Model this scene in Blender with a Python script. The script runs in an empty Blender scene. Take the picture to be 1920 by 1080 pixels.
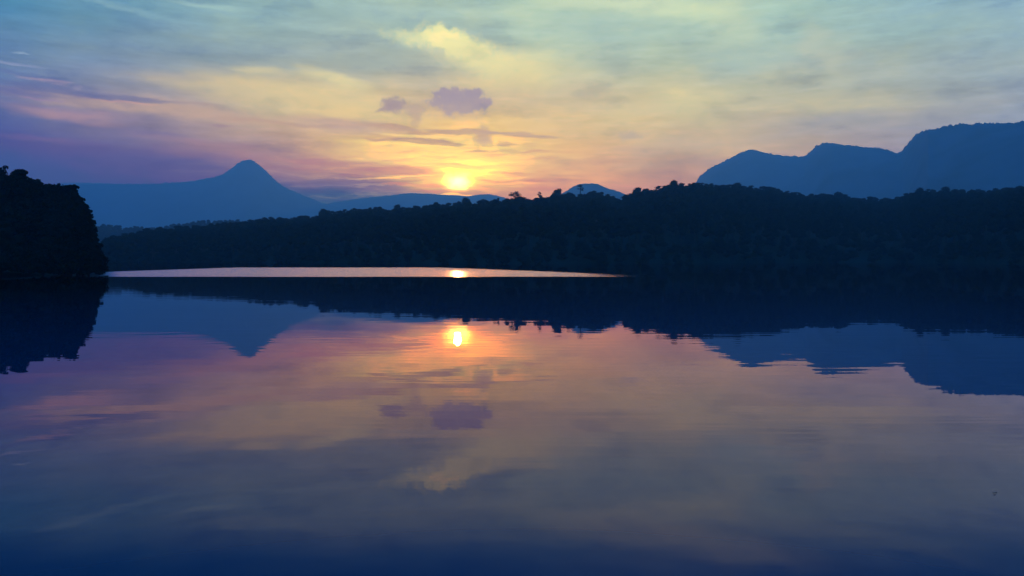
import bpy, math, random
import numpy as np
from mathutils import noise, Vector

R = math.radians
scene = bpy.context.scene
col = scene.collection
random.seed(7)
rng = np.random.default_rng(11)

# ------------------------------------------------------------------ camera
F, HX, HY, EYE = 1500.0, 960.0, 484.0, 2.0          # focal length in px of a 1920 frame, horizon point, eye height
cam_d = bpy.data.cameras.new('camera')
cam = bpy.data.objects.new('camera', cam_d)
col.objects.link(cam)
cam.location = (0, 0, EYE)
cam.rotation_euler = (R(90), 0, 0)
cam_d.sensor_width = 36
cam_d.lens = 36 * F / 1920
cam_d.shift_y = -(540 - HY) / 1920
cam_d.clip_start = .5
cam_d.clip_end = 60000
scene.camera = cam

scene.view_settings.view_transform = 'Standard'
scene.view_settings.look = 'None'
scene.view_settings.exposure = 0
scene.view_settings.gamma = 1
scene.cycles.use_denoising = True
scene.cycles.volume_bounces = 0
scene.cycles.max_bounces = 4
scene.cycles.sample_clamp_indirect = 10
scene.cycles.sample_clamp_direct = 0

def lin(c):
    return tuple((v / 255 / 12.92) if v / 255 <= .04045 else ((v / 255 + .055) / 1.055) ** 2.4 for v in c)

def azel(x, y):
    dx, dz = (x - HX) / F, (HY - y) / F
    return math.degrees(math.atan(dx)), math.degrees(math.atan2(dz, math.hypot(1, dx)))

S = EYE / 3                                           # near distances were measured against a 3 m eye height
SUN_AZ, SUN_EL = azel(858, 343)

# air: the haze box reaches FAR metres out and TOP metres up
SIGMA, FAR, TOP = .00031, 6200.0, 760.0
AIR = (.042, .125, .316)                               # what the lit haze adds when it is deep

# ------------------------------------------------------------------ world
world = bpy.data.worlds.new('World')
scene.world = world
world.use_nodes = True
nt = world.node_tree
nt.nodes.clear()

def N(tree, kind, **kw):
    n = tree.nodes.new(kind)
    for k, v in kw.items():
        setattr(n, k, v)
    return n

class G:
    """small helper to write node graphs"""
    def __init__(s, tree): s.t = tree
    def put(s, sock, v):
        if hasattr(v, 'links') or isinstance(v, bpy.types.NodeSocket): s.t.links.new(v, sock)
        else: sock.default_value = v
    def math(s, op, a, b=None, c=None, clamp=False):
        n = N(s.t, 'ShaderNodeMath', operation=op, use_clamp=clamp)
        s.put(n.inputs[0], a)
        if b is not None: s.put(n.inputs[1], b)
        if c is not None: s.put(n.inputs[2], c)
        return n.outputs[0]
    def vmath(s, op, a, b=None, c=None):
        n = N(s.t, 'ShaderNodeVectorMath', operation=op)
        s.put(n.inputs[0], a)
        if b is not None: s.put(n.inputs[1], b)
        if c is not None: s.put(n.inputs[2], c)
        return n.outputs['Value'] if op in ('LENGTH', 'DOT_PRODUCT') else n.outputs[0]
    def rng(s, v, a, b, c=0., d=1., kind='SMOOTHSTEP'):
        n = N(s.t, 'ShaderNodeMapRange', interpolation_type=kind)
        s.put(n.inputs[0], v)
        for i, q in enumerate((a, b, c, d)): s.put(n.inputs[i + 1], q)
        return n.outputs[0]
    def mix(s, f, a, b, mode='MIX'):
        n = N(s.t, 'ShaderNodeMix', data_type='RGBA', blend_type=mode)
        n.clamp_factor = True
        s.put(n.inputs[0], f); s.put(n.inputs[6], a); s.put(n.inputs[7], b)
        return n.outputs[2]
    def noise(s, vec, scale, detail=3., rough=.5):
        n = N(s.t, 'ShaderNodeTexNoise')
        s.put(n.inputs['Vector'], vec)
        n.inputs['Scale'].default_value = scale
        n.inputs['Detail'].default_value = detail
        n.inputs['Roughness'].default_value = rough
        return n.outputs['Fac'], n.outputs['Color']
    def comb(s, x, y, z):
        n = N(s.t, 'ShaderNodeCombineXYZ')
        for i, q in enumerate((x, y, z)): s.put(n.inputs[i], q)
        return n.outputs[0]
    def sep(s, v):
        n = N(s.t, 'ShaderNodeSeparateXYZ'); s.put(n.inputs[0], v)
        return n.outputs

g = G(nt)
tc = N(nt, 'ShaderNodeTexCoord')
dirn = g.vmath('NORMALIZE', tc.outputs['Generated'])
dx, dy, dz = g.sep(dirn)
RAD = 180 / math.pi
az = g.math('MULTIPLY', g.math('ARCTAN2', dx, dy), RAD)
el = g.math('MULTIPLY', g.math('ARCSINE', dz), RAD)
pos = g.comb(az, el, 0.)

def warp(base, sx, sy, scale, ax, ay, detail, rough=.55):
    st = g.vmath('MULTIPLY', base, (sx, sy, 1.))
    _, c = g.noise(st, scale, detail, rough)
    return g.vmath('MULTIPLY_ADD', g.vmath('SUBTRACT', c, (.5, .5, .5)), (ax, ay, 0.), base)

pos_soft = warp(pos, .35, 1., .45, 7.0, 2.2, 3)
pos_puff = warp(pos, 1., 1., 1.1, .9, .7, 5, .6)
fr_puff = g.math('SUBTRACT', g.noise(pos, 1.7, 7, .62)[0], .5)
fr_strk = g.math('SUBTRACT', g.noise(g.vmath('MULTIPLY', pos, (.22, 1.2, 1.)), 1.9, 6, .62)[0], .5)
pos_strk = warp(pos, .22, 1., 1.3, 3.5, .9, 5, .6)

# clear sky colours as they show: columns of azimuth, rows of elevation
CX = [0, 240, 480, 700, 860, 1020, 1250, 1500, 1720, 1920]
CY = [484, 400, 370, 345, 300, 240, 180, 120, 60, 0, -70, -140, -300]
TAB = {
 -300: [(20, 60, 110)] * 10,
 -140: [(30,78,125),(30,84,130),(40,88,135),(45,95,140),(50,100,145),(55,104,148),(60,108,150),(58,104,150),(55,100,148),(50,100,148)],
 -70: [(52,104,145),(60,112,150),(74,122,155),(88,132,158),(95,138,162),(105,146,165),(130,160,168),(115,150,168),(100,142,168),(92,135,165)],
 0:   [(84,140,170),(115,158,174),(145,176,174),(165,190,178),(172,196,180),(178,203,178),(188,208,178),(165,195,180),(148,178,180),(142,172,182)],
 60:  [(95,132,165),(120,150,166),(145,170,170),(163,182,172),(172,190,174),(178,198,175),(176,198,178),(166,190,176),(155,182,178),(150,176,180)],
 120: [(102,128,164),(128,146,164),(150,165,165),(168,174,162),(182,184,165),(185,192,166),(178,190,168),(172,182,168),(160,174,170),(150,168,174)],
 180: [(104,118,160),(148,142,155),(185,172,152),(202,184,148),(204,180,150),(205,188,152),(200,190,156),(180,178,156),(164,168,160),(150,160,170)],
 240: [(86,101,151),(128,121,151),(186,160,146),(214,180,142),(236,196,132),(226,192,145),(205,184,150),(178,166,155),(152,152,164),(140,150,170)],
 300: [(70,90,145),(90,97,147),(148,124,147),(212,160,130),(250,212,128),(226,176,134),(202,166,146),(180,156,152),(152,146,164),(135,144,165)],
 345: [(66,92,148),(76,92,148),(84,102,150),(126,112,150),(248,200,122),(220,158,132),(190,144,146),(168,146,152),(150,140,160),(130,140,165)],
 370: [(52,88,146),(56,92,146),(66,100,150),(86,104,150),(190,130,140),(205,146,136),(180,138,146),(160,140,152),(140,135,160),(125,135,165)],
 400: [(42,84,144),(46,90,145),(60,98,146),(74,102,148),(120,108,145),(150,118,142),(150,124,150),(140,128,152),(125,125,158),(115,125,160)],
 484: [(36,80,138),(40,84,140),(52,92,142),(70,98,145),(90,100,145),(110,106,145),(120,112,150),(115,112,152),(105,112,155),(98,112,155)],
}
_, wob = g.noise(g.vmath('MULTIPLY', pos, (.3, 1., 1.)), .5, 4, .6)
sep = g.sep(g.vmath('SUBTRACT', wob, (.5, .5, .5)))
azw = g.math('MULTIPLY_ADD', sep[0], 5.0, az)
elw = g.math('MULTIPLY_ADD', sep[1], 1.3, el)
ELMAX = 32.
ramp_in = g.math('DIVIDE', elw, ELMAX, clamp=True)
cur = None
for i, cx in enumerate(CX):
    ramp = N(nt, 'ShaderNodeValToRGB')
    cr = ramp.color_ramp
    cr.interpolation = 'LINEAR'
    for k, cy in enumerate(CY):
        p = max(0, min(1, azel(cx, cy)[1] / ELMAX))
        c = lin(TAB[cy][i]) + (1,)
        if k == 0:
            cr.elements[0].position = p; cr.elements[0].color = c
        elif k == 1:
            cr.elements[1].position = p; cr.elements[1].color = c
        else:
            cr.elements.new(p).color = c
    nt.links.new(ramp_in, ramp.inputs[0])
    if cur is None: cur = ramp.outputs[0]
    else:
        a0, a1 = azel(CX[i - 1], 484)[0], azel(cx, 484)[0]
        cur = g.mix(g.rng(azw, a0, a1, 0., 1., 'LINEAR'), cur, ramp.outputs[0])
# away from the sunset, unseen, the sky is set bright blue to colour the haze
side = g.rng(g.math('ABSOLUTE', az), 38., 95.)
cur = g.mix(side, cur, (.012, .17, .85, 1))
# thin streaky veil over everything
vf, _ = g.noise(g.vmath('MULTIPLY', pos, (.12, 1., 1.)), 1.1, 5, .6)
vf2, _ = g.noise(g.vmath('MULTIPLY', pos_strk, (.25, 1.3, 1.)), 3.2, 5, .65)
veil = g.math('MULTIPLY', g.rng(vf, .3, .7, .89, 1.11, 'LINEAR'), g.rng(vf2, .3, .7, .94, 1.05, 'LINEAR'))
cur = g.mix(1., cur, g.comb(veil, veil, veil), 'MULTIPLY')

# clouds: x, y, half width, half height, tilt (deg, + falls to the right), colour, strength, softness, kind
CL = [
 # bright ones
 (1190, 6, 150, 22, 8, (212,224,182), .7, .9, 's'), (1375, 30, 62, 34, 20, (203,214,176), .55, .9, 's'),
 (1285, 22, 80, 24, 6, (198,214,178), .4, .9, 's'), (1530, 92, 20, 48, -28, (190,194,170), .55, .9, 's'),
 (1572, 122, 26, 40, -20, (184,188,168), .4, .9, 's'), (1250, -34, 190, 24, -6, (196,208,178), .8, .9, 's'), (1500, -18, 120, 14, 0, (172,192,176), .5, .9, 's'),
 (1130, 58, 95, 26, 0, (160,186,180), .5, .9, 's'), (1405, 102, 95, 28, 0, (160,184,178), .5, .9, 's'), (520, -18, 110, 7, -8, (158,184,176), .7, .9, 's'),
 (720, 40, 120, 26, 6, (150,178,172), .4, .9, 's'), (700, 118, 90, 18, 4, (158,172,164), .5, .9, 's'),
 (1670, -52, 110, 16, -4, (150,180,175), .5, .9, 's'), (1020, 50, 60, 26, 25, (190,206,178), .35, .9, 's'),
 (215, 10, 75, 5, 8, (150,186,188), .5, .9, 'k'), (400, 11, 70, 5, 3, (172,202,190), .5, .9, 'k'),
 (790, 72, 62, 13, 4, (226,226,168), .65, .7, 'p'), (836, 72, 36, 17, 10, (250,246,168), 1., .40, 'p'),
 (868, 86, 60, 19, 22, (246,240,164), .9, .6, 'p'), (905, 108, 100, 26, 20, (234,226,165), .85, .9, 'p'),
 (965, 128, 120, 26, 10, (226,214,160), .75, .95, 's'), (930, 152, 90, 18, 0, (224,204,152), .55, .95, 's'),
 (1030, 104, 60, 10, 8, (205,208,168), .4, .9, 'k'),
 (575, 188, 170, 34, 6, (226,204,150), .75, .9, 's'), (430, 172, 130, 18, 4, (208,190,152), .6, .9, 's'),
 (300, 203, 210, 10, 2, (196,166,148), .7, .9, 's'), (130, 208, 80, 8, 2, (184,148,152), .6, .9, 's'),
 (622, 150, 46, 13, 8, (226,212,158), .7, .8, 's'), (485, 132, 44, 7, 2, (206,196,158), .75, .9, 'k'),
 (325, 142, 52, 6, 2, (172,164,156), .55, .9, 'k'), (640, 215, 70, 18, 10, (232,200,145), .5, .9, 's'),
 (1290, 186, 75, 34, 10, (214,202,156), .6, .95, 's'), (1580, 192, 130, 15, 4, (190,186,160), .5, .9, 's'),
 (1165, 205, 50, 22, 0, (218,200,152), .4, .9, 's'), (1420, 150, 60, 16, -20, (192,192,162), .45, .9, 's'),
 (40, 98, 16, 1.0, 1, (160,182,200), .45, .9, 'k'), (18, 119, 42, 2.5, 1, (140,152,182), .7, .9, 'k'),
 (82, 152, 26, 4, 2, (172,150,166), .75, .9, 'k'), (135, 165, 9, 2.0, 0, (172,160,174), .55, .8, 'k'),
 (65, 186, 30, 2, 0, (168,140,165), .6, .8, 'k'), (230, 190, 60, 2.5, 3, (206,160,150), .6, .9, 'k'),
 # shelf of purple cloud low on the left
 (620, 376, 230, 26, -1, (76, 102, 150), .92, .8, 's'), (560, 352, 60, 16, 0, (92, 106, 150), .6, .9, 's'),
 (210, 340, 260, 11, 0, (70, 90, 147), .75, .95, 's'),
 (60, 330, 430, 76, 7, (76, 86, 145), .78, .55, 's'), (330, 318, 220, 28, 8, (106, 99, 146), .65, .8, 's'),
 (560, 312, 190, 20, 6, (172, 132, 142), .5, .8, 's'),
 # dusky streaks on the left
 (225, 183, 78, 4.5, 1, (122,122,152), .8, .6, 'k'), (95, 166, 62, 8, 3, (104,114,156), .7, .7, 'k'),
 (15, 172, 60, 8, 3, (94,104,156), .6, .8, 'k'), (283, 252, 44, 4.5, 1, (128,118,152), .65, .7, 'k'),
 (405, 236, 30, 2, 0, (160,136,146), .75, .7, 'k'), (372, 195, 44, 2.5, 2, (172,150,146), .6, .7, 'k'),
 (520, 231, 110, 3, 1, (186,154,144), .7, .7, 'k'), (35, 140, 60, 4, 1, (98,114,158), .6, .7, 'k'),
 (90, 262, 70, 5, 2, (116,104,150), .5, .8, 'k'), (390, 268, 90, 5, 2, (160,130,148), .5, .8, 'k'),
 # right
 (1182, 253, 22, 8, 0, (186,168,158), .7, .8, 'p'), (1205, 286, 60, 10, 4, (196,160,148), .5, .9, 'k'),
 (1330, 258, 130, 26, -10, (184,170,156), .45, .9, 's'), (1400, 300, 160, 8, 0, (176,152,156), .5, .9, 'k'),
 (1620, 225, 150, 14, -3, (158,158,166), .5, .9, 's'), (1120, 300, 90, 8, 0, (204,162,148), .4, .9, 'k'),
 (1080, 180, 90, 22, 0, (200,184,156), .4, .9, 's'), (960, 180, 60, 30, 0, (206,184,150), .3, .9, 's'),
 # bright gaps near the sun
 (835, 290, 170, 34, 2, (255,222,132), .75, .95, 's'), (880, 232, 110, 14, 0, (248,208,140), .6, .9, 's'),
 (800, 272, 120, 5, 1, (255,226,134), .8, .7, 'k'), (800, 254, 90, 3, 2, (255,220,146), .7, .6, 'k'),
 # dusky clouds near the sun
 (650, 235, 78, 13, 6, (190,160,152), .8, .7, 'k'), (745, 241, 62, 4.5, 5, (196,160,142), .85, .5, 'k'),
 (805, 247, 44, 2.2, 0, (204,164,136), .85, .5, 'k'), (868, 246, 66, 4.5, 3, (196,162,142), .9, .4, 'k'),
 (970, 252, 82, 4.2, 5, (194,162,146), .9, .5, 'k'), (795, 264, 76, 6, 3, (197,160,136), .95, .35, 'k'),
 (712, 262, 34, 2.6, 1, (202,162,138), .85, .5, 'k'), (950, 268, 18, 2.6, 2, (206,166,142), .85, .5, 'k'),
 (905, 258, 15, 17, 10, (196,164,148), .85, .6, 'p'), (911, 270, 11, 8, 0, (196,164,148), .7, .6, 'p'),
 (892, 283, 13, 2.8, -8, (204,166,136), .85, .5, 'k'), (985, 284, 70, 2.2, 1, (222,180,142), .6, .6, 'k'),
 (862, 192, 47, 20, 4, (166,150,160), .97, .28, 'p'), (839, 176, 17, 12, 0, (166,150,160), .95, .35, 'p'),
 (886, 176, 19, 9, 0, (166,150,160), .95, .35, 'p'), (908, 190, 15, 7, 0, (170,152,160), .9, .35, 'p'),
 (855, 209, 46, 13, 0, (184,162,156), .7, .8, 'p'), (737, 197, 20, 13, 0, (168,148,152), .92, .4, 'p'),
 (717, 204, 12, 4, -30, (176,154,150), .8, .6, 'p'), (775, 203, 24, 14, 0, (180,158,152), .72, .7, 'p'),
 (779, 227, 8, 15, 0, (194,164,146), .65, .8, 'p'),
 (848, 309, 36, 2, 2, (220,176,126), .75, .6, 'k'), (690, 317, 130, 12, 4, (188,142,138), .9, .5, 'k'),
 (780, 323, 80, 8, 5, (206,148,128), .85, .55, 'k'), (755, 332, 64, 1.8, -4, (252,202,142), .9, .6, 'k'),
 (700, 352, 110, 12, 2, (126, 112, 148), .8, .7, 'k'), (795, 349, 60, 3, 2, (192,130,130), .9, .5, 'k'),
 (830, 359, 44, 3, 3, (188,128,122), .85, .5, 'k'), (908, 354, 36, 3.6, 4, (212,150,122), .9, .5, 'k'),
 (960, 326, 60, 3, 0, (228,170,128), .6, .7, 'k'), (1010, 340, 70, 4, 0, (208,152,136), .6, .7, 'k'),
 (925, 327, 34, 1.6, 0, (255,214,140), .8, .6, 'k'), (862, 366, 44, 1.6, 1, (255,206,126), .8, .6, 'k'),
 (955, 344, 70, 1.4, 1, (250,190,134), .6, .6, 'k'),
 (590, 388, 170, 26, -3, (60, 94, 141), .95, .7, 's'), (560, 366, 90, 16, 6, (66, 96, 142), .8, .9, 's'), (720, 374, 90, 8, 0, (92, 104, 145), .6, .9, 's'),
]
def cloud(cur, x, y, w, h, tilt, colr, op, soft, kind):
    a, e = azel(x, y)
    k = math.degrees(1 / F)
    if kind == 'p' and h < 20: soft = min(1, soft + .1)
    m = N(nt, 'ShaderNodeMapping', vector_type='TEXTURE')
    nt.links.new({'s': pos_soft, 'p': pos_puff, 'k': pos_strk}[kind], m.inputs[0])
    m.inputs['Location'].default_value = (a, e, 0)
    m.inputs['Rotation'].default_value = (0, 0, -R(tilt))
    m.inputs['Scale'].default_value = (w * k * 1.15, h * k * 1.15, 1)
    ln = g.vmath('LENGTH', m.outputs[0])
    if kind == 'p': ln = g.math('MULTIPLY_ADD', fr_puff, 1.7, ln)
    if kind == 'k': ln = g.math('MULTIPLY_ADD', fr_strk, 1.3, ln)
    f = g.rng(ln, 1 + soft * .55, 1 - soft, 0., op)
    return g.mix(f, cur, lin(colr) + (1,))
for i, c in enumerate(CL):
    if i % 16 == 0:                                    # ties the graph into order so that the shader stays small
        pos_soft, pos_puff, pos_strk = (g.vmath('MULTIPLY_ADD', cur, (1e-9, 1e-9, 0.), q) for q in (pos_soft, pos_puff, pos_strk))
    cur = cloud(cur, *c)

# broad mottling: patches a little brighter and warmer, or greyer
mf, _ = g.noise(g.vmath('MULTIPLY', pos_puff, (.40, 1., 1.)), .55, 6, .62)
cur = g.mix(g.rng(mf, .50, .68, 0., 1.), cur, (1.12, 1.07, .99, 1), 'MULTIPLY')
cur = g.mix(g.rng(mf, .50, .34, 0., 1.), cur, (.84, .87, .95, 1), 'MULTIPLY')
# thin torn layers low around the sun
lf, _ = g.noise(g.vmath('MULTIPLY', pos_strk, (.10, 1.1, 1.)), 2.6, 6, .65)
near = g.math('EXPONENT', g.math('MULTIPLY', g.math('POWER', g.vmath('LENGTH', g.vmath('MULTIPLY', g.vmath('SUBTRACT', pos, azel(840, 325) + (0.,)), (.085, .34, 1.))), 2.), -1.))
dark = g.math('MULTIPLY', near, g.rng(lf, .50, .66, 0., .75))
lite = g.math('MULTIPLY', near, g.rng(lf, .48, .36, 0., .75))
cur = g.mix(dark, cur, (.78, .60, .66, 1), 'MULTIPLY')
cur = g.mix(lite, cur, (.22, .14, .02, 1), 'ADD')
# the sun's glow through thin cloud
def glow(cur, x, y, w, h, colr, p, src):
    a, e = azel(x, y)
    k = math.degrees(1 / F)
    m = N(nt, 'ShaderNodeMapping', vector_type='TEXTURE')
    nt.links.new(src, m.inputs[0])
    m.inputs['Location'].default_value = (a, e, 0)
    m.inputs['Scale'].default_value = (w * k, h * k, 1)
    ln = g.vmath('LENGTH', m.outputs[0])
    f = g.math('EXPONENT', g.math('MULTIPLY', g.math('POWER', ln, p), -1.))
    return g.mix(1., cur, g.mix(f, (0, 0, 0, 1), colr + (1,)), 'ADD')
cur = glow(cur, 858, 322, 75, 34, (.30, .20, .02), 1.4, pos_strk)
cur = glow(cur, 858, 338, 56, 17, (.60, .30, .02), 1.5, pos_strk)
cur = glow(cur, 859, 341, 18, 12, (3.0, 2.1, .60), 2.0, pos_puff)

# the brightest parts hold more light than the picture can show (their reflections tell)
hot = g.vmath('MAXIMUM', g.vmath('SUBTRACT', cur, (.84, .84, 9.)), (0., 0., 0.))
cur = g.vmath('MULTIPLY_ADD', hot, (2.2, 1.6, 0.), cur)

# light that has to cross the haze before it is seen: what leaves the sky is stronger than what arrives
dyc = g.math('MAXIMUM', dy, .15)
dzc = g.math('MAXIMUM', dz, .01)
path = g.math('MINIMUM', g.math('DIVIDE', FAR, dyc), g.math('DIVIDE', TOP, dzc))
T = g.math('EXPONENT', g.math('MULTIPLY', path, -SIGMA))
T = g.math('MAXIMUM', T, .14)
one_m = g.math('SUBTRACT', 1., T)
sub = g.vmath('SUBTRACT', cur, g.vmath('MULTIPLY', g.comb(one_m, one_m, one_m), AIR))
sub = g.vmath('MAXIMUM', sub, (.0, .0, .0))
inv = g.math('DIVIDE', 1., T)
raw = g.vmath('MULTIPLY', sub, g.comb(inv, inv, inv))
# no boost away from the sunset; the unseen high sky is strongly blued to light the haze
back = g.rng(g.math('ABSOLUTE', az), 45., 100.)
raw = g.mix(back, raw, cur)
sky = N(nt, 'ShaderNodeTexSky', sky_type='NISHITA')
sky.sun_disc = False
sky.sun_elevation = R(SUN_EL)
sky.sun_rotation = R(SUN_AZ)
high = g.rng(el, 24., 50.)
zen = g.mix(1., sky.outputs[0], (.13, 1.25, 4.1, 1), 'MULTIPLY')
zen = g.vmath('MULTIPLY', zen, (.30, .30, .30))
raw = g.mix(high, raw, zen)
raw = g.mix(g.rng(el, 0., -6.), raw, (.01, .02, .05, 1))
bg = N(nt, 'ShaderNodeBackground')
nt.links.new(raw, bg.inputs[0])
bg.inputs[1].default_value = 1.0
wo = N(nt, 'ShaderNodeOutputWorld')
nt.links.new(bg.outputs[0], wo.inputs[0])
world.cycles.sampling_method = 'MANUAL'
world.cycles.sample_map_resolution = 1024

# ------------------------------------------------------------------ sun
sun_d = bpy.data.lights.new('sun', 'SUN')
sun_d.energy = .35
sun_d.angle = R(.5)
sun_d.color = (1, .48, .16)
sun = bpy.data.objects.new('sun', sun_d)
col.objects.link(sun)
LEL = SUN_EL + .3
sv = Vector((math.sin(R(SUN_AZ)) * math.cos(R(LEL)), math.cos(R(SUN_AZ)) * math.cos(R(LEL)), math.sin(R(LEL))))
sun.rotation_euler = sv.to_track_quat('Z', 'Y').to_euler()
sun.location = (0, 100, 200)

# ------------------------------------------------------------------ materials
def mat(name, base, rough=.9, var=None, scale=1., spec=.2, coord='Object'):
    m = bpy.data.materials.new(name); m.use_nodes = True
    t = m.node_tree; b = t.nodes['Principled BSDF']; gg = G(t)
    b.inputs['Roughness'].default_value = rough
    b.inputs['Specular IOR Level'].default_value = spec
    if var:
        c = N(t, 'ShaderNodeTexCoord')
        f, _ = gg.noise(c.outputs[coord], scale, 4)
        t.links.new(gg.mix(gg.rng(f, .3, .7), base + (1,), var + (1,)), b.inputs['Base Color'])
    else: b.inputs['Base Color'].default_value = base + (1,)
    return m
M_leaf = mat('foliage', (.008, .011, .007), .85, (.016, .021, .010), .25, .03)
M_bark = mat('bark', (.028, .022, .018), .9, (.045, .036, .028), 3., .05)
M_hill = mat('forest_floor', (.015, .02, .01), .95, (.03, .034, .02), .05, .03)
M_rock = mat('wooded_mountain', (.02, .035, .02), .95, (.075, .085, .07), .009, .03)
M_dry = mat('dry_leaf', (.10, .06, .03), .7, (.05, .03, .02), 40.)

def water_material():
    m = bpy.data.materials.new('lake_water'); m.use_nodes = True
    t = m.node_tree; t.nodes.clear(); gg = G(t)
    geo = N(t, 'ShaderNodeNewGeometry')
    p = geo.outputs['Position']
    q = gg.vmath('MULTIPLY', p, (1 / S, 1 / S, 0.))
    x, y, z = gg.sep(q)
    # wind-ruffled patch out near the far shore
    nf, _ = gg.noise(gg.vmath('MULTIPLY', q, (.05, .25, 0.)), 1., 3)
    yw = gg.math('MULTIPLY_ADD', gg.math('SUBTRACT', nf, .5), 7., y)
    low = gg.rng(yw, 127., 131.)
    n4, _ = gg.noise(gg.vmath('MULTIPLY', q, (.5, .6, 0.)), 1., 3)
    yw = gg.math('MULTIPLY_ADD', gg.math('SUBTRACT', n4, .5), 5., yw)
    upy = gg.rng(x, -22., 22., 262., 150., 'LINEAR')
    up = gg.rng(gg.math('SUBTRACT', yw, upy), 4., -14.)
    rgt = gg.math('MULTIPLY', gg.rng(x, 27., 8.), gg.rng(x, -93., -85.))
    lee = gg.rng(gg.math('MULTIPLY_ADD', y, .507, x), -2.5, 4.)       # calm in the lee of the headland
    patch = gg.math('MULTIPLY', gg.math('MULTIPLY', gg.math('MULTIPLY', low, up), rgt), lee)
    # long lazy ripples, broader than deep, stronger in drifting bands
    wv = gg.vmath('MULTIPLY', q, (.20, 1.0, 0.))
    _, c0 = gg.noise(gg.vmath('MULTIPLY', q, (.06, .15, 0.)), 1., 2)
    wv = gg.vmath('MULTIPLY_ADD', c0, (2., 2., 0.), wv)
    n1, _ = gg.noise(wv, .55, 2)
    n2, _ = gg.noise(wv, 1.6, 1)
    n3, _ = gg.noise(wv, 5.5, 1)
    band, _ = gg.noise(gg.vmath('MULTIPLY', q, (.012, .06, 0.)), 1., 2)
    amp = gg.rng(band, .42, .60, .12, 1.)
    n2 = gg.math('MULTIPLY_ADD', n3, gg.rng(y, 26., 12., 0., .22), n2)
    h = gg.math('ADD', gg.math('MULTIPLY', n1, .0030), gg.math('MULTIPLY', gg.math('MULTIPLY', n2, amp), .0030))
    bp = N(t, 'ShaderNodeBump')
    bp.inputs['Strength'].default_value = 1.
    bp.inputs['Distance'].default_value = S
    t.links.new(h, bp.inputs['Height'])
    # ruffled patch: normals lean toward the camera so it mirrors higher, brighter sky
    _, rc = gg.noise(gg.vmath('MULTIPLY', q, (.9, 2.5, 0.)), 1., 2)
    rs = gg.vmath('MULTIPLY', gg.vmath('SUBTRACT', rc, (.5, .5, .5)), (.03, .05, 0.))
    rs = gg.vmath('SCALE', gg.vmath('ADD', rs, (0., -.046, 0.)))
    t.links.new(patch, rs.node.inputs['Scale'])
    nrm = gg.vmath('NORMALIZE', gg.vmath('ADD', bp.outputs[0], rs))
    rough = gg.rng(patch, 0., 1., .006, .20, 'LINEAR')
    fr = N(t, 'ShaderNodeFresnel'); fr.inputs['IOR'].default_value = 1.40
    t.links.new(nrm, fr.inputs['Normal'])
    refl = gg.math('MULTIPLY', gg.math('POWER', fr.outputs[0], 1.4), 1.3, clamp=True)
    df = N(t, 'ShaderNodeBsdfDiffuse'); df.inputs['Color'].default_value = (.001, .040, .064, 1)
    gl = N(t, 'ShaderNodeBsdfAnisotropic'); gl.inputs['Color'].default_value = (1, .82, .86, 1)
    t.links.new(rough, gl.inputs['Roughness']); t.links.new(nrm, gl.inputs['Normal'])
    mx = N(t, 'ShaderNodeMixShader')
    t.links.new(refl, mx.inputs[0]); t.links.new(df.outputs[0], mx.inputs[1]); t.links.new(gl.outputs[0], mx.inputs[2])
    t.links.new(mx.outputs[0], N(t, 'ShaderNodeOutputMaterial').inputs[0])
    return m
M_water = water_material()

# ------------------------------------------------------------------ mesh helpers
def tag(o, label=None, cat=None, group=None, kind=None):
    for k, v in (('label', label), ('category', cat), ('group', group), ('kind', kind)):
        if v: o[k] = v
    return o

def mesh_np(name, V, Q, mats, midx=None, smooth=False):
    """mesh from numpy verts and equally sized faces (or list of face arrays)"""
    me = bpy.data.meshes.new(name)
    Fs = Q if isinstance(Q, list) else [Q]
    Fs = [f for f in Fs if len(f)]
    loops = np.concatenate([f.ravel() for f in Fs]).astype(np.int32)
    sizes = np.concatenate([np.full(len(f), f.shape[1]) for f in Fs]).astype(np.int32)
    starts = np.concatenate([[0], np.cumsum(sizes)[:-1]]).astype(np.int32)
    me.vertices.add(len(V)); me.vertices.foreach_set('co', np.asarray(V, np.float32).ravel())
    me.loops.add(len(loops)); me.loops.foreach_set('vertex_index', loops)
    me.polygons.add(len(sizes)); me.polygons.foreach_set('loop_start', starts)
    for m in mats: me.materials.append(m)
    if midx is not None: me.polygons.foreach_set('material_index', np.asarray(midx, np.int32))
    me.update(calc_edges=True)
    if smooth: me.polygons.foreach_set('use_smooth', np.ones(len(sizes), bool))
    me.validate()
    return me

def link(name, me, parent=None, loc=(0, 0, 0), rz=0, sc=1):
    o = bpy.data.objects.new(name, me)
    col.objects.link(o)
    o.location = loc; o.rotation_euler = (0, 0, rz)
    o.scale = (sc, sc, sc) if not hasattr(sc, '__len__') else sc
    if parent: o.parent = parent
    return o

def tube(pts, rad, sides=6):
    """tapered tube through points"""
    V, Fq = [], []
    up = Vector((0.13, .27, .95))
    for i, p in enumerate(pts):
        a = Vector(pts[max(0, i - 1)]); b = Vector(pts[min(len(pts) - 1, i + 1)])
        d = (b - a).normalized()
        u = d.cross(up if abs(d.dot(up)) < .9 else Vector((1, 0, 0))).normalized(); v = d.cross(u)
        for k in range(sides):
            t = 2 * math.pi * k / sides
            V.append(Vector(p) + (u * math.cos(t) + v * math.sin(t)) * rad[i])
    for i in range(len(pts) - 1):
        for k in range(sides):
            a = i * sides + k; b = i * sides + (k + 1) % sides
            Fq.append((a, b, b + sides, a + sides))
    return np.array([tuple(v) for v in V]), np.array(Fq)

def ico(n=1):
    import bmesh
    bm = bmesh.new(); bmesh.ops.create_icosphere(bm, subdivisions=n, radius=1)
    V = np.array([v.co[:] for v in bm.verts]); Ft = np.array([[v.index for v in f.verts] for f in bm.faces]); bm.free()
    return V, Ft
ICO1, ICO2 = ico(1), ico(2)

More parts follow.
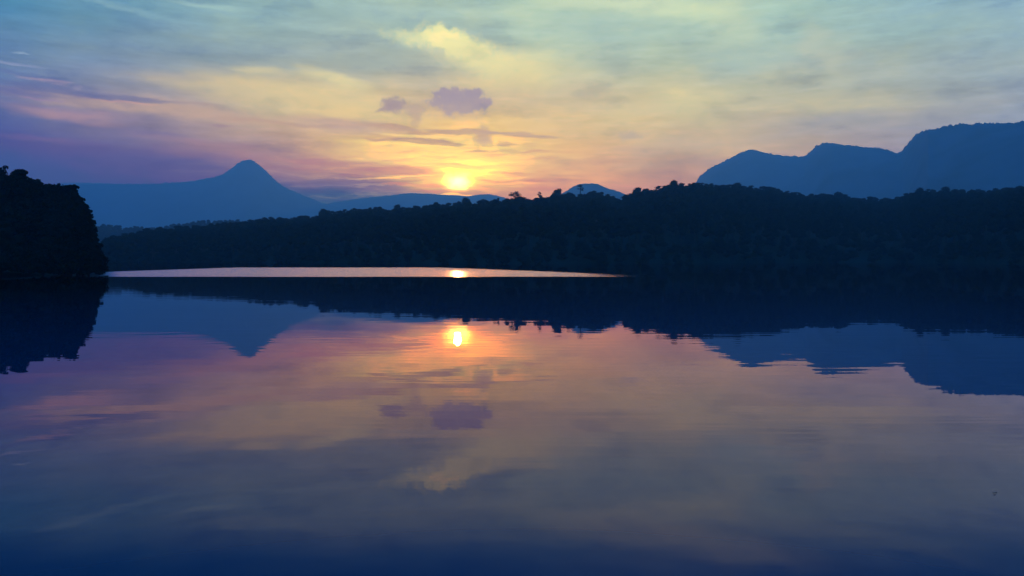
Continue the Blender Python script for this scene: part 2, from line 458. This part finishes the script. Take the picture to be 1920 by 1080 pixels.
def leaves(r, clumps, per, size, flat=.55):
    """leaf quads over the skin of clumps: (cx, cy, cz, rx, ry, rz)"""
    out = []
    for c in clumps:
        n = per
        d = r.normal(size=(n, 3)); d /= np.linalg.norm(d, axis=1)[:, None]
        d[:, 2] = np.where(d[:, 2] < -.5, -d[:, 2], d[:, 2])
        rad = r.uniform(.72, 1.08, (n, 1)) + (r.random((n, 1)) > .93) * r.uniform(0, .16, (n, 1))
        p = np.array(c[:3]) + d * np.array(c[3:6]) * rad
        a = r.normal(size=(n, 3)); a /= np.linalg.norm(a, axis=1)[:, None]
        nn = d * .8 + r.normal(size=(n, 3)) * flat; nn /= np.linalg.norm(nn, axis=1)[:, None]
        u = np.cross(nn, a); u /= np.linalg.norm(u, axis=1)[:, None] + 1e-9
        v = np.cross(nn, u)
        s = size * r.uniform(.55, 1.25, (n, 1))
        w = s * r.uniform(.4, .8, (n, 1))
        bend = nn * s * .18
        q = np.stack([p - u * s * .5, p + v * w * .5 + bend, p + u * s * .5, p - v * w * .5 + bend * .5], 1)
        out.append(q.reshape(-1, 3))
    V = np.concatenate(out)
    return V, np.arange(len(V)).reshape(-1, 4)

def cores(clumps, k=.78, r=None):
    V, Fc, o = [], [], 0
    iv, fi = ICO1
    for c in clumps:
        j = 1 + (r.normal(size=(len(iv), 1)) * .10 if r is not None else 0)
        V.append(np.array(c[:3]) + iv * j * np.array(c[3:6]) * k); Fc.append(fi + o); o += len(iv)
    return np.concatenate(V), np.concatenate(Fc)

def crown_clumps(r, n, R0, H0, H1, shape='dome', cr=.42):
    """clump centres filling a crown of radius R0 between heights H0 and H1"""
    cl = []
    H = H1 - H0
    for i in range(n):
        if shape == 'dome':
            t = r.random() ** .8
            rr = R0 * math.sqrt(max(0.05, 1 - (t * 1.05 - .25) ** 2)) * (1 - .25 * t)
        elif shape == 'flat':
            t = .35 + .65 * r.random(); rr = R0 * (1.05 - .35 * t)
        else:                                             # skirted: full down to the water
            t = (i + r.random()) / n; rr = R0 * math.sqrt(max(.02, 1 - (max(0, t - .12) / .9) ** 2))
        s = R0 * cr * r.uniform(.7, 1.2)
        a = r.uniform(0, 2 * math.pi); q = max(0, rr - s * .8) * math.sqrt(r.uniform(.25, 1))
        if shape == 'skirt': a = i * 2.399; q = max(0, rr - s * .75) * r.uniform(.85, 1.08)
        z = H0 + s * .7 + t * (H - 1.5 * s)
        cl.append((q * math.cos(a), q * math.sin(a), z, s, s, s * r.uniform(.6, .85)))
    cl.append((r.normal() * R0 * .1, r.normal() * R0 * .1, H1 - R0 * cr * .6, R0 * cr, R0 * cr, R0 * cr * .6))
    return cl

def limbs(r, H, R0, H0, n=6, tr=.35):
    Vs, Fs, o = [], [], 0
    lean = r.normal(size=2) * R0 * .06
    pts = [(0, 0, -1), (lean[0] * .3, lean[1] * .3, H * .3), (lean[0], lean[1], H * .62), (lean[0] * 1.2, lean[1] * 1.2, H * .86)]
    v, f = tube(pts, [tr * 1.35, tr, tr * .6, tr * .18], 8); Vs.append(v); Fs.append(f); o = len(v)
    for i in range(n):
        z0 = H * r.uniform(.32, .68); a = r.uniform(0, 6.28) ; q = R0 * r.uniform(.3, .55)
        x0, y0 = lean * (z0 / H)
        p = [(x0, y0, z0), (x0 + q * .45 * math.cos(a), y0 + q * .45 * math.sin(a), z0 + (H - z0) * .28),
             (x0 + q * math.cos(a + .15), y0 + q * math.sin(a + .15), z0 + (H - z0) * r.uniform(.5, .75))]
        v, f = tube(p, [tr * .45, tr * .28, tr * .08], 5); Vs.append(v); Fs.append(f + o); o += len(v)
    return np.concatenate(Vs), np.concatenate(Fs)

# ------------------------------------------------------------------ water
v, h0 = 4600., 6050.
me = mesh_np('lake', [(-v, -700, 0), (v, -700, 0), (v, h0, 0), (-v, h0, 0)], np.array([[0, 1, 2, 3]]), [M_water])
tag(link('lake', me), kind='structure')

# ------------------------------------------------------------------ terrain
def prof(tab, x):
    return float(np.interp(x, [p[0] for p in tab], [p[1] for p in tab]))

def ridge_sheet(name, xs, crest_y, crest_r, front_r, back_r, lower=0., power=.85, rough=1., rows=26, mat_=None, skin=0., step=4, nfreq=.004):
    """terrain whose ridge line stands at crest_r(x) metres and reaches the elevation crest_y(x)"""
    X = np.arange(xs[0], xs[1] + 1, step, dtype=float)
    tt = np.concatenate([np.linspace(0, 1, rows), 1 + np.linspace(.12, 1, rows // 2)])
    V = np.zeros((len(X), len(tt), 3))
    for i, x in enumerate(X):
        k = math.sqrt(1 + ((x - HX) / F) ** 2)
        ux, uy = (x - HX) / F, 1.
        rc, rf, rb = crest_r(x), front_r(x), back_r(x)
        zc = EYE + rc * (HY - crest_y(x)) / F - lower
        sk = skin * (noise.fractal((x * .21, 3.1, 7.7), 1., 2., 3) )
        zc = max(zc, -.9)
        for j, t in enumerate(tt):
            if t <= 1:
                rr = rf + (rc - rf) * t
                b = t ** power
                z = -1.2 + (zc + sk * .6 * t ** 24 + 1.2) * b
                w = rough * math.sin(math.pi * t) * zc * .22
            else:
                u = t - 1
                rr = rc + (rb - rc) * u
                z = zc * (1 - u * u * (3 - 2 * u)) - 1.2 * u
                w = rough * math.sin(math.pi * u) * zc * .06
            px, py = ux * rr, uy * rr
            if w: z += w * (noise.fractal((px * nfreq, py * nfreq, 1.3), 1., 2., 4) - .25)
            if t <= 1: z = min(z, EYE + (zc + sk * .6 * t ** 24 - EYE) * rr / rc)   # never in front of its own ridge line
            V[i, j] = (px, py, z)
    n, m = len(X), len(tt)
    idx = np.arange(n * m).reshape(n, m)
    Q = np.stack([idx[:-1, :-1].ravel(), idx[1:, :-1].ravel(), idx[1:, 1:].ravel(), idx[:-1, 1:].ravel()], 1)
    me = mesh_np(name, V.reshape(-1, 3), Q, [mat_ or M_hill], smooth=True)
    return tag(link(name, me), kind='structure'), V

CREST = [(-400,430),(185,421),(200,418),(220,420),(240,424),(262,422),(280,424),(300,423),(320,419),(345,416),(375,411),(400,411),(430,410),(460,411),(480,410),(500,405),(520,406),(540,409),(560,405),(580,404),(595,400),(604,392),(625,395),(640,392),(660,388),(680,390),(700,387),(715,387),(730,393),(745,385),(760,388),(775,385),(800,384),(815,380),(835,382),(850,380),(862,377),(875,374),(883,375),(890,382),(900,376),(915,374),(930,373),(940,376),(955,369),(965,368),(975,368),(985,369),(1003,371),(1012,366),(1022,369),(1040,362),(1055,359),(1065,360),(1080,362),(1090,361),(1110,356),(1125,358),(1140,363),(1160,369),(1172,366),(1190,357),(1200,352),(1215,354),(1230,349),(1245,347),(1258,342),(1270,340),(1290,342),(1310,342),(1340,343),(1365,345),(1380,342),(1400,347),(1420,350),(1440,349),(1460,353),(1480,356),(1500,360),(1530,360),(1550,361),(1570,360),(1585,363),(1600,368),(1615,370),(1630,366),(1650,370),(1675,366),(1695,367),(1705,357),(1720,352),(1740,352),(1755,355),(1770,350),(1780,351),(1800,355),(1830,353),(1850,356),(1865,353),(1885,351),(1905,348),(1920,347),(2300,335)]
FRONT_LEFT = [(-400,520),(120,500),(185,456),(200,450),(215,443),(240,435),(270,429),(300,426),(325,424),(375,421),(410,417),(437,414)]
def crest_near(x):                                     # ridge line of the main wooded hill
    if x < 500:
        a = prof(FRONT_LEFT + [(500, 406)], x); return a
    return prof(CREST, x)
RC = [(-400,560),(180,620),(300,700),(500,800),(700,860),(1300,900),(1480,940),(1650,980),(1694,980),(1712,840),(2300,720)]
RF = [(-400,520),(180,560),(300,560),(480,520),(740,450),(850,410),(1000,420),(1200,460),(1500,510),(1700,520),(1840,430),(1960,370),(2300,330)]
crest_r = lambda x: prof(RC, x) * S
front_r = lambda x: prof(RF, x) * S - 2
back_r = lambda x: crest_r(x) + 180
TREE_H = 15.2 * S
hills, VH = ridge_sheet('hills', (-320, 2240), crest_near, crest_r, front_r, back_r, lower=TREE_H, power=.62, rough=.35, rows=22, step=8)
far_crest = lambda x: prof([(-400,432),(185,421),(520,406),(700,400),(900,470)], x) if (x < 185 or x > 520) else prof(CREST, x)
hill_b, VB = ridge_sheet('hills', (-320, 860), far_crest, lambda x: 1150., lambda x: 800., lambda x: 1450., lower=TREE_H + 2, rough=.3, rows=12, step=8)

# far mountains
RIGHT = [(1180,372),(1240,362),(1290,352),(1306,340),(1312,330),(1330,316),(1352,305),(1372,295),(1392,284),(1412,280),(1425,284),(1445,288),(1465,292),(1490,293),(1508,294),(1520,283),(1533,272),(1546,267),(1560,268),(1585,272),(1610,274),(1630,277),(1650,277),(1665,282),(1680,286),(1690,285),(1697,275),(1703,268),(1709,262),(1715,253),(1728,247),(1740,243),(1760,240),(1780,235),(1800,232),(1825,232),(1850,230),(1880,231),(1905,229),(1920,227),(2050,236),(2200,262),(2400,300)]
rr_ = [(1180,4700),(1400,4300),(1510,4000),(1560,3600),(1690,3250),(1740,2600),(1920,2300),(2400,2000)]
ridge_sheet('mountains', (1180, 2400), lambda x: prof(RIGHT, x), lambda x: prof(rr_, x), lambda x: prof(rr_, x) * .62, lambda x: prof(rr_, x) + 900, power=.8, rough=.8, rows=40, mat_=M_rock, skin=9., step=2, nfreq=.0022)
VOLC = [(-500,352),(60,350),(110,344),(150,342),(200,344),(250,345),(290,345),(320,342),(345,341),(365,339),(385,335),(405,331),(418,327),(427,320),(447,306),(456,301),(463,299),(472,300),(479,304),(490,313),(500,321),(510,332),(522,343),(538,353),(558,362),(580,371),(610,382),(650,394),(764,410)]
ridge_sheet('mountains', (-480, 764), lambda x: prof(VOLC, x), lambda x: 5300., lambda x: 3900., lambda x: 5950., power=1.1, rough=.5, rows=30, mat_=M_rock, skin=9., step=3, nfreq=.002)
LOWR = [(560,400),(620,380),(680,371),(735,366),(765,362),(800,363),(830,365),(860,367),(878,368),(890,366),(905,364),(918,364),(932,367),(942,369),(960,376),(1000,390)]
ridge_sheet('mountains', (560, 1000), lambda x: prof(LOWR, x), lambda x: 5500., lambda x: 4500., lambda x: 6000., power=1., rough=.4, rows=20, mat_=M_rock, skin=2., step=3)
KNOB = [(1010,384),(1045,368),(1062,358),(1074,350),(1084,346),(1096,344),(1110,344),(1122,345),(1132,350),(1142,354),(1152,356),(1164,361),(1176,366),(1200,376),(1230,390)]
ridge_sheet('mountains', (1010, 1230), lambda x: prof(KNOB, x), lambda x: 3900., lambda x: 3100., lambda x: 4600., power=.9, rough=.5, rows=20, mat_=M_rock, skin=3., step=2)

# ------------------------------------------------------------------ forest on the hills: one mass of crowns
def ground_z(x, t, Vg, x0, step, rows):
    i = int(round((x - x0) / step)); i = max(0, min(Vg.shape[0] - 1, i))
    j = t * (rows - 1); j0 = int(min(rows - 2, j)); f = j - j0
    a, b = Vg[i, j0], Vg[i, j0 + 1]
    return a + (b - a) * f

tmpl = []
for k in range(7):
    r = np.random.default_rng(100 + k)
    R0 = r.uniform(4.2, 5.6) * S; H1 = r.uniform(13.5, 16.5) * S
    cl = crown_clumps(r, 7, R0, H1 * .35, H1, 'dome', .5)
    cv, cf = cores(cl, .86, r)
    lv, lf = leaves(r, cl, 72, 1.1 * S)
    tv, tf = tube([(0, 0, -2), (.2, 0, H1 * .6)], [.35, .15], 5)
    tmpl.append((np.concatenate([lv, cv, tv]), lf, cf + len(lv), tf + len(lv) + len(cv)))

def scatter(places):
    Vs, Q4, Q3, M4, o = [], [], [], [], 0
    for (x, y, z, s, sz) in places:
        V, lf, cf, tf = tmpl[random.randrange(len(tmpl))]
        a = random.uniform(0, 6.283); c, sn = math.cos(a) * s, math.sin(a) * s
        W = np.empty_like(V)
        W[:, 0] = V[:, 0] * c - V[:, 1] * sn + x; W[:, 1] = V[:, 0] * sn + V[:, 1] * c + y; W[:, 2] = V[:, 2] * sz + z
        Vs.append(W); Q4.append(np.concatenate([lf, tf]) + o); Q3.append(cf + o)
        M4.append(np.concatenate([np.zeros(len(lf)), np.ones(len(tf))])); o += len(V)
    q4, q3 = np.concatenate(Q4), np.concatenate(Q3)
    return mesh_np('forest', np.concatenate(Vs), [q4, q3], [M_leaf, M_bark], np.concatenate(M4 + [np.zeros(len(q3))]))

places = []
rows_t = np.linspace(.012, .93, 34)
for t in rows_t:
    x = -300.
    while x < 2220:
        P = ground_z(x, min(1, t + random.uniform(-.012, .012)), VH, -320, 8, 22)
        dist = math.hypot(P[0], P[1])
        if not (-10 < x < 190 and t < 0):
            s = random.uniform(.8, 1.15); sz = random.uniform(.8, 1.08) 
            if t > .8: sz *= .92
            places.append((P[0] + random.uniform(-1.4, 1.4), P[1] + random.uniform(-2, 2), P[2] - (.3 if t > .05 else 3.6), s, sz))
        x += (7.8 if t < .5 else 8.6) * S / dist * F * random.uniform(.8, 1.25)
n_main = len(places)
for t in np.linspace(.45, .99, 9):
    x = -250.
    while x < 640:
        P = ground_z(x, t, VB, -320, 8, 12)
        places.append((P[0] + random.uniform(-3, 3), P[1] + random.uniform(-5, 5), P[2], random.uniform(1.2, 1.6), random.uniform(.98, 1.1)))
        x += 5.2 / 1100 * F * random.uniform(.8, 1.25)
print('crowns', n_main, len(places))
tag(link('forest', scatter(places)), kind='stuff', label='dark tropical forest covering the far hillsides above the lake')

# ------------------------------------------------------------------ trees along the skyline: one object each
def tree_mesh(seed, R0, H, H0, n, shape, per, size, cr, core=.8, tr=.3):
    r = np.random.default_rng(seed)
    cl = crown_clumps(r, n, R0, H0, H, shape, cr)
    lv, lf = leaves(r, cl, per, size)
    tv, tf = limbs(r, H, R0, H0, 6, tr)
    parts = [lv, tv]; q4 = [lf, tf + len(lv)]; mi = [np.zeros(len(lf)), np.ones(len(tf))]; q = []
    if core:
        cv, cf = cores(cl, core, r); q = [cf + len(lv) + len(tv)]; parts.append(cv); mi.append(np.zeros(len(cf)))
    return mesh_np('forest_tree', np.concatenate(parts), [np.concatenate(q4)] + q, [M_leaf, M_bark], np.concatenate(mi))

sky_t = [tree_mesh(200 + k, [4.6, 5.4, 6.2, 4.2, 5.0, 5.8, 4.4, 6.2][k], 16, [1, 1.5, 3, 1, 1, 3, 2, 2][k], [12, 10, 12, 8, 9, 10, 8, 12][k],
                   ['dome', 'dome', 'dome', 'dome', 'dome', 'flat', 'dome', 'dome'][k], 70, .85, [.46, .44, .36, .48, .46, .36, .44, .42][k], .74) for k in range(8)]
HERO_X = [604, 746, 876, 912, 965, 1012, 1048, 1088, 1196, 1264, 1382, 1510, 1572, 1670, 1722, 1770]
def crest_point(x):
    rc = crest_r(x)
    if 1688 < x < 1712: rc = 760 * S
    return Vector(((x - HX) / F * rc, rc, EYE + rc * (HY - crest_near(x)) / F))
x = 200.
while x < 2080:
    if not any(abs(x - hx) < 8 for hx in HERO_X):
        P = crest_point(x)
        me = sky_t[random.randrange(8)]
        s = random.uniform(.82, 1.08)
        s *= S; Hm = 16 * s
        sx = s * random.uniform(1.15, 1.5)
        o = link('forest_tree', me, None, (P.x, P.y + random.uniform(-4, 6), P.z - Hm + random.uniform(-1.5, .2)), random.uniform(0, 6.28), (sx, sx, s))
        grp = 'left shoulder' if x < 520 else 'middle' if x < 1300 else 'right'
        tag(o, {'left shoulder': 'small dark forest tree on the low left shoulder of the wooded ridge line',
                'middle': 'dark round-crowned tree on the middle stretch of the ridge skyline',
                'right': 'dark blue tree on the high right stretch of the ridge skyline'}[grp],
            'tree', {'left shoulder': 'trees along the low left ridge', 'middle': 'trees along the middle ridge', 'right': 'trees along the right ridge'}[grp])
    x += random.uniform(10.5, 15.5) * 740 * S / crest_r(x)

# trees on the skyline that stand out: trunk and crown of their own
def hero(xpx, top_y, halfw_px, base_drop, shape, label, seed, n=12, core=.72, per=60, cr=.38, size=.8, dy=-5, H0f=.5):
    rc = crest_r(xpx) + dy
    if 1688 < xpx < 1730: rc = 735 * S
    zt = EYE + rc * (HY - top_y) / F
    Hh = 20. * S; R0 = halfw_px * rc / F
    root = link('forest_tree', None, None, ((xpx - HX) / F * rc, rc, zt - Hh))
    r = np.random.default_rng(seed)
    cl = crown_clumps(r, n, R0, Hh * H0f, Hh, shape, cr)
    lv, lf = leaves(r, cl, per, size * S)
    if core:
        cv, cf = cores(cl, core, r)
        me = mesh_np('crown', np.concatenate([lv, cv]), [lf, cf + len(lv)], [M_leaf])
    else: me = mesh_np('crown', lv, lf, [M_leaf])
    link('crown', me, root)
    tv, tf = limbs(r, Hh, R0, Hh * .5, 8, .35 * S)
    link('trunk', mesh_np('trunk', tv, tf, [M_bark], smooth=True), root)
    tag(root, label, 'tree', 'trees that stand above the ridge')
    return root
hero(606, 391, 13, 8, 'dome', 'square-topped dark tree where the left ridge line steps up', 1, n=16, core=.8, H0f=.12, cr=.44)
hero(712, 387, 12, 8, 'dome', 'small blocky tree on the ridge line left of the dip before the sun', 2, n=16, core=.8, H0f=.12, cr=.44)
hero(746, 383, 17, 8, 'dome', 'round hazy tree on the ridge just right of a dip, well left of the sun', 3, n=16, core=.8, H0f=.12, cr=.44)
hero(874, 370, 16, 9, 'dome', 'pointed dark tree directly under the setting sun', 4, n=16, core=.8, H0f=.12, cr=.44)
hero(907, 373, 15, 8, 'dome', 'dark tree on the ridge just right of the notch under the sun', 5, n=16, core=.8, H0f=.12, cr=.44)
hero(934, 371, 6, 8, 'dome', 'small dark tree between the sun and the open-crowned tree', 15, H0f=.4)
hero(966, 358, 17, 12, 'flat', 'tall open-crowned tree with sky showing through, right of the sun', 6, n=24, core=.35, per=34, cr=.26, size=.9, H0f=.3)
hero(1012, 360, 8, 10, 'dome', 'small lone tree with ragged crown between the open-crowned tree and the blue knoll', 7, core=.6, H0f=.4)
hero(1045, 353, 15, 10, 'flat', 'wide flat-topped tree at the left foot of the small blue knoll', 8, n=16, core=.8, H0f=.12, cr=.44)
hero(1088, 346, 8, 10, 'flat', 'slender tree standing in front of the small blue knoll', 9, n=9, core=.5, per=30, H0f=.45)
hero(1196, 350, 18, 8, 'dome', 'rounded tree at the left start of the highest stretch of forest ridge', 10, n=16, core=.8, H0f=.12, cr=.44)
hero(1264, 337, 15, 9, 'dome', 'highest bushy tree on the forest ridge, left of the right-hand mountains', 11, n=16, core=.8, H0f=.12, cr=.44)
hero(1382, 341, 16, 8, 'dome', 'bushy tree on the ridge in front of the pale end of the right mountain', 12, n=16, core=.8, H0f=.12, cr=.44)
hero(1572, 359, 18, 8, 'dome', 'broad hazy tree in the middle of the right ridge dip', 13, n=16, core=.8, H0f=.12, cr=.44)
hero(1722, 351, 19, 10, 'dome', 'large domed tree at the step where the right ridge rises', 14, n=14, H0f=.2)
hero(1772, 349, 16, 9, 'dome', 'domed tree just right of the large tree at the ridge step', 16, n=16, core=.8, H0f=.12, cr=.44)

# ------------------------------------------------------------------ near left bank and its trees
def bank():
    n, m = 44, 16
    V = np.zeros((n, m, 3))
    for i in range(n):
        f = i / (n - 1)
        x = (-150 + f * (150 - 68.)) * S
        ysh = (128 + 10 * f ** 3) * S + 1.2 * noise.noise((x * .15, 0, 0))
        for j in range(m):
            t = j / (m - 1)
            y = ysh + t * 62
            shore = -.515 * y - 1.                       # the tip's far side runs away from the water's edge
            edge = max(0, min(1, (shore - x) / 8))
            V[i, j] = (min(x, shore + 3), y, -.6 + (.25 + t ** .5 * 2.2) * edge + .2 * noise.noise((x * .2, t * 9, 2)))
    idx = np.arange(n * m).reshape(n, m)
    Q = np.stack([idx[:-1, :-1].ravel(), idx[1:, :-1].ravel(), idx[1:, 1:].ravel(), idx[:-1, 1:].ravel()], 1)
    me = mesh_np('lake_bank', V.reshape(-1, 3), Q, [M_hill], smooth=True)
    tag(link('lake_bank', me), kind='structure')
bank()

def near_tree(xpx, top_y, halfw_px, D, label, seed, n=90, name='broadleaf_tree', skirt=.02, cr=.26, shape='skirt'):
    D = D * S; zt = EYE + D * (HY - top_y) / F
    R0 = halfw_px * D / F
    zb = .3
    H = zt - zb
    root = link(name, None, None, ((xpx - HX) / F * D, D, zb))
    r = np.random.default_rng(seed)
    cl = crown_clumps(r, n, R0, H * skirt, H, shape, cr)
    lv, lf = leaves(r, cl, 150, .36, .9)
    # loose twigs at the rim
    tw = []
    for c in cl:
        if r.random() < .6:
            a = r.uniform(0, 6.28)
            tw.append((c[0] + c[3] * math.cos(a) * 1.2, c[1] + c[3] * math.sin(a), c[2] + c[5] * r.uniform(.2, 1.3), c[3] * .32, c[3] * .32, c[3] * .26))
    l2, f2 = leaves(r, tw, 60, .32, .9)
    cv, cf = cores(cl + [(0, 0, H * (skirt + (1 - skirt) * .44), R0 * .80, R0 * .80, H * .5)], .86, r)
    V = np.concatenate([lv, l2, cv])
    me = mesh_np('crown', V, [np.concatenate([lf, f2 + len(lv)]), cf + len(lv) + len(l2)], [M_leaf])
    link('crown', me, root)
    tv, tf = limbs(r, H, R0, H * .3, 10, .45 * min(1, H / 18) + .05)
    link('trunk', mesh_np('trunk', tv, tf, [M_bark], smooth=True), root)
    tag(root, label, 'bush' if 'bush' in name else 'tree', 'dark trees on the near left bank')
    return root
near_tree(-95, 300, 66, 190, 'black silhouetted tree mostly cut off by the left edge of the photo', 31)
near_tree(-8, 313, 56, 186, 'tallest black silhouetted tree at the left edge of the photo', 32)
near_tree(34, 318, 40, 178, 'black tree just right of the tallest one at the left edge', 39)
near_tree(70, 340, 42, 182, 'black tree in the middle of the left bank skyline', 33)
near_tree(104, 346, 40, 188, 'black tree right of the middle tree on the left bank', 41)
near_tree(130, 347, 36, 176, 'black tree whose top corner ends the flat part of the left bank skyline', 34)
near_tree(148, 374, 33, 170, 'black tree whose crown forms the rounded right shoulder of the left bank', 35)
near_tree(156, 412, 29, 160, 'lower dark tree beneath the rounded right shoulder of the left bank', 42, n=70)
near_tree(100, 395, 62, 160, 'wide dark tree low in the middle of the left bank', 36)
near_tree(10, 385, 76, 158, 'wide dark tree low at the left edge of the photo', 37)
near_tree(14, 330, 60, 196, 'dark tree behind the two tallest trees at the left edge', 51)
near_tree(50, 334, 44, 200, 'dark tree filling the gap right of the two tallest left-bank trees', 52)
near_tree(90, 345, 46, 198, 'dark tree behind the middle of the flat left-bank skyline', 53)
near_tree(120, 348, 42, 194, 'dark tree behind the right end of the flat left-bank skyline', 54)
near_tree(150, 452, 47, 146, 'dark bush hanging over the water at the right tip of the left bank', 38, n=60, name='shoreline_bush', skirt=-.04, cr=.28)
near_tree(166, 476, 27, 136, 'lowest dark bush at the waterline on the right tip of the left bank', 45, n=40, name='shoreline_bush', skirt=-.12, cr=.3)
near_tree(122, 470, 38, 134, 'dark bush at the waterline between the bank tip and the middle bush', 46, n=50, name='shoreline_bush', skirt=-.12, cr=.28)
near_tree(80, 460, 56, 139, 'dark bush at the waterline in the middle of the left bank', 43, n=60, name='shoreline_bush', skirt=-.04, cr=.28)
near_tree(0, 462, 60, 137, 'dark bush at the waterline by the left edge of the photo', 44, n=60, name='shoreline_bush', skirt=-.04, cr=.28)

# ------------------------------------------------------------------ a fallen leaf afloat near the camera
D = EYE * F / (926 - HY)
r = .026
V = [(-r, 0, .002), (-r * .4, r * .35, .006), (r * .5, r * .32, .004), (r, 0, .010), (r * .5, -r * .32, .004), (-r * .4, -r * .35, .006), (0, 0, .001), (-r * 1.5, 0, .004), (-r, r * .05, .003)]
me = mesh_np('floating_leaf', V, [np.array([[0, 6, 1, 1], [6, 2, 1, 1], [6, 3, 2, 2], [6, 4, 3, 3], [6, 5, 4, 4], [6, 0, 5, 5], [0, 7, 8, 8]])[:, :3]], [M_dry])
tag(link('floating_leaf', me, None, ((1865 - HX) / F * D, D, .004), R(20)), 'tiny dark leaf floating alone on the open water at lower right', 'leaf')

# ------------------------------------------------------------------ haze
bx = 4700.
V = [(sx * bx, y, z) for z in (-3, TOP) for sx, y in ((-1, -800), (1, -800), (1, FAR), (-1, FAR))]
Q = np.array([[3, 2, 1, 0], [4, 5, 6, 7], [0, 1, 5, 4], [1, 2, 6, 5], [2, 3, 7, 6], [3, 0, 4, 7]])
mh = bpy.data.materials.new('haze'); mh.use_nodes = True
t = mh.node_tree; t.nodes.clear()
pv = N(t, 'ShaderNodeVolumePrincipled')
pv.inputs['Color'].default_value = (.36, .98, 1.0, 1)
pv.inputs['Density'].default_value = SIGMA
pv.inputs['Anisotropy'].default_value = .42
t.links.new(pv.outputs[0], N(t, 'ShaderNodeOutputMaterial').inputs['Volume'])
tag(link('haze', mesh_np('haze', V, Q, [mh])), kind='stuff')
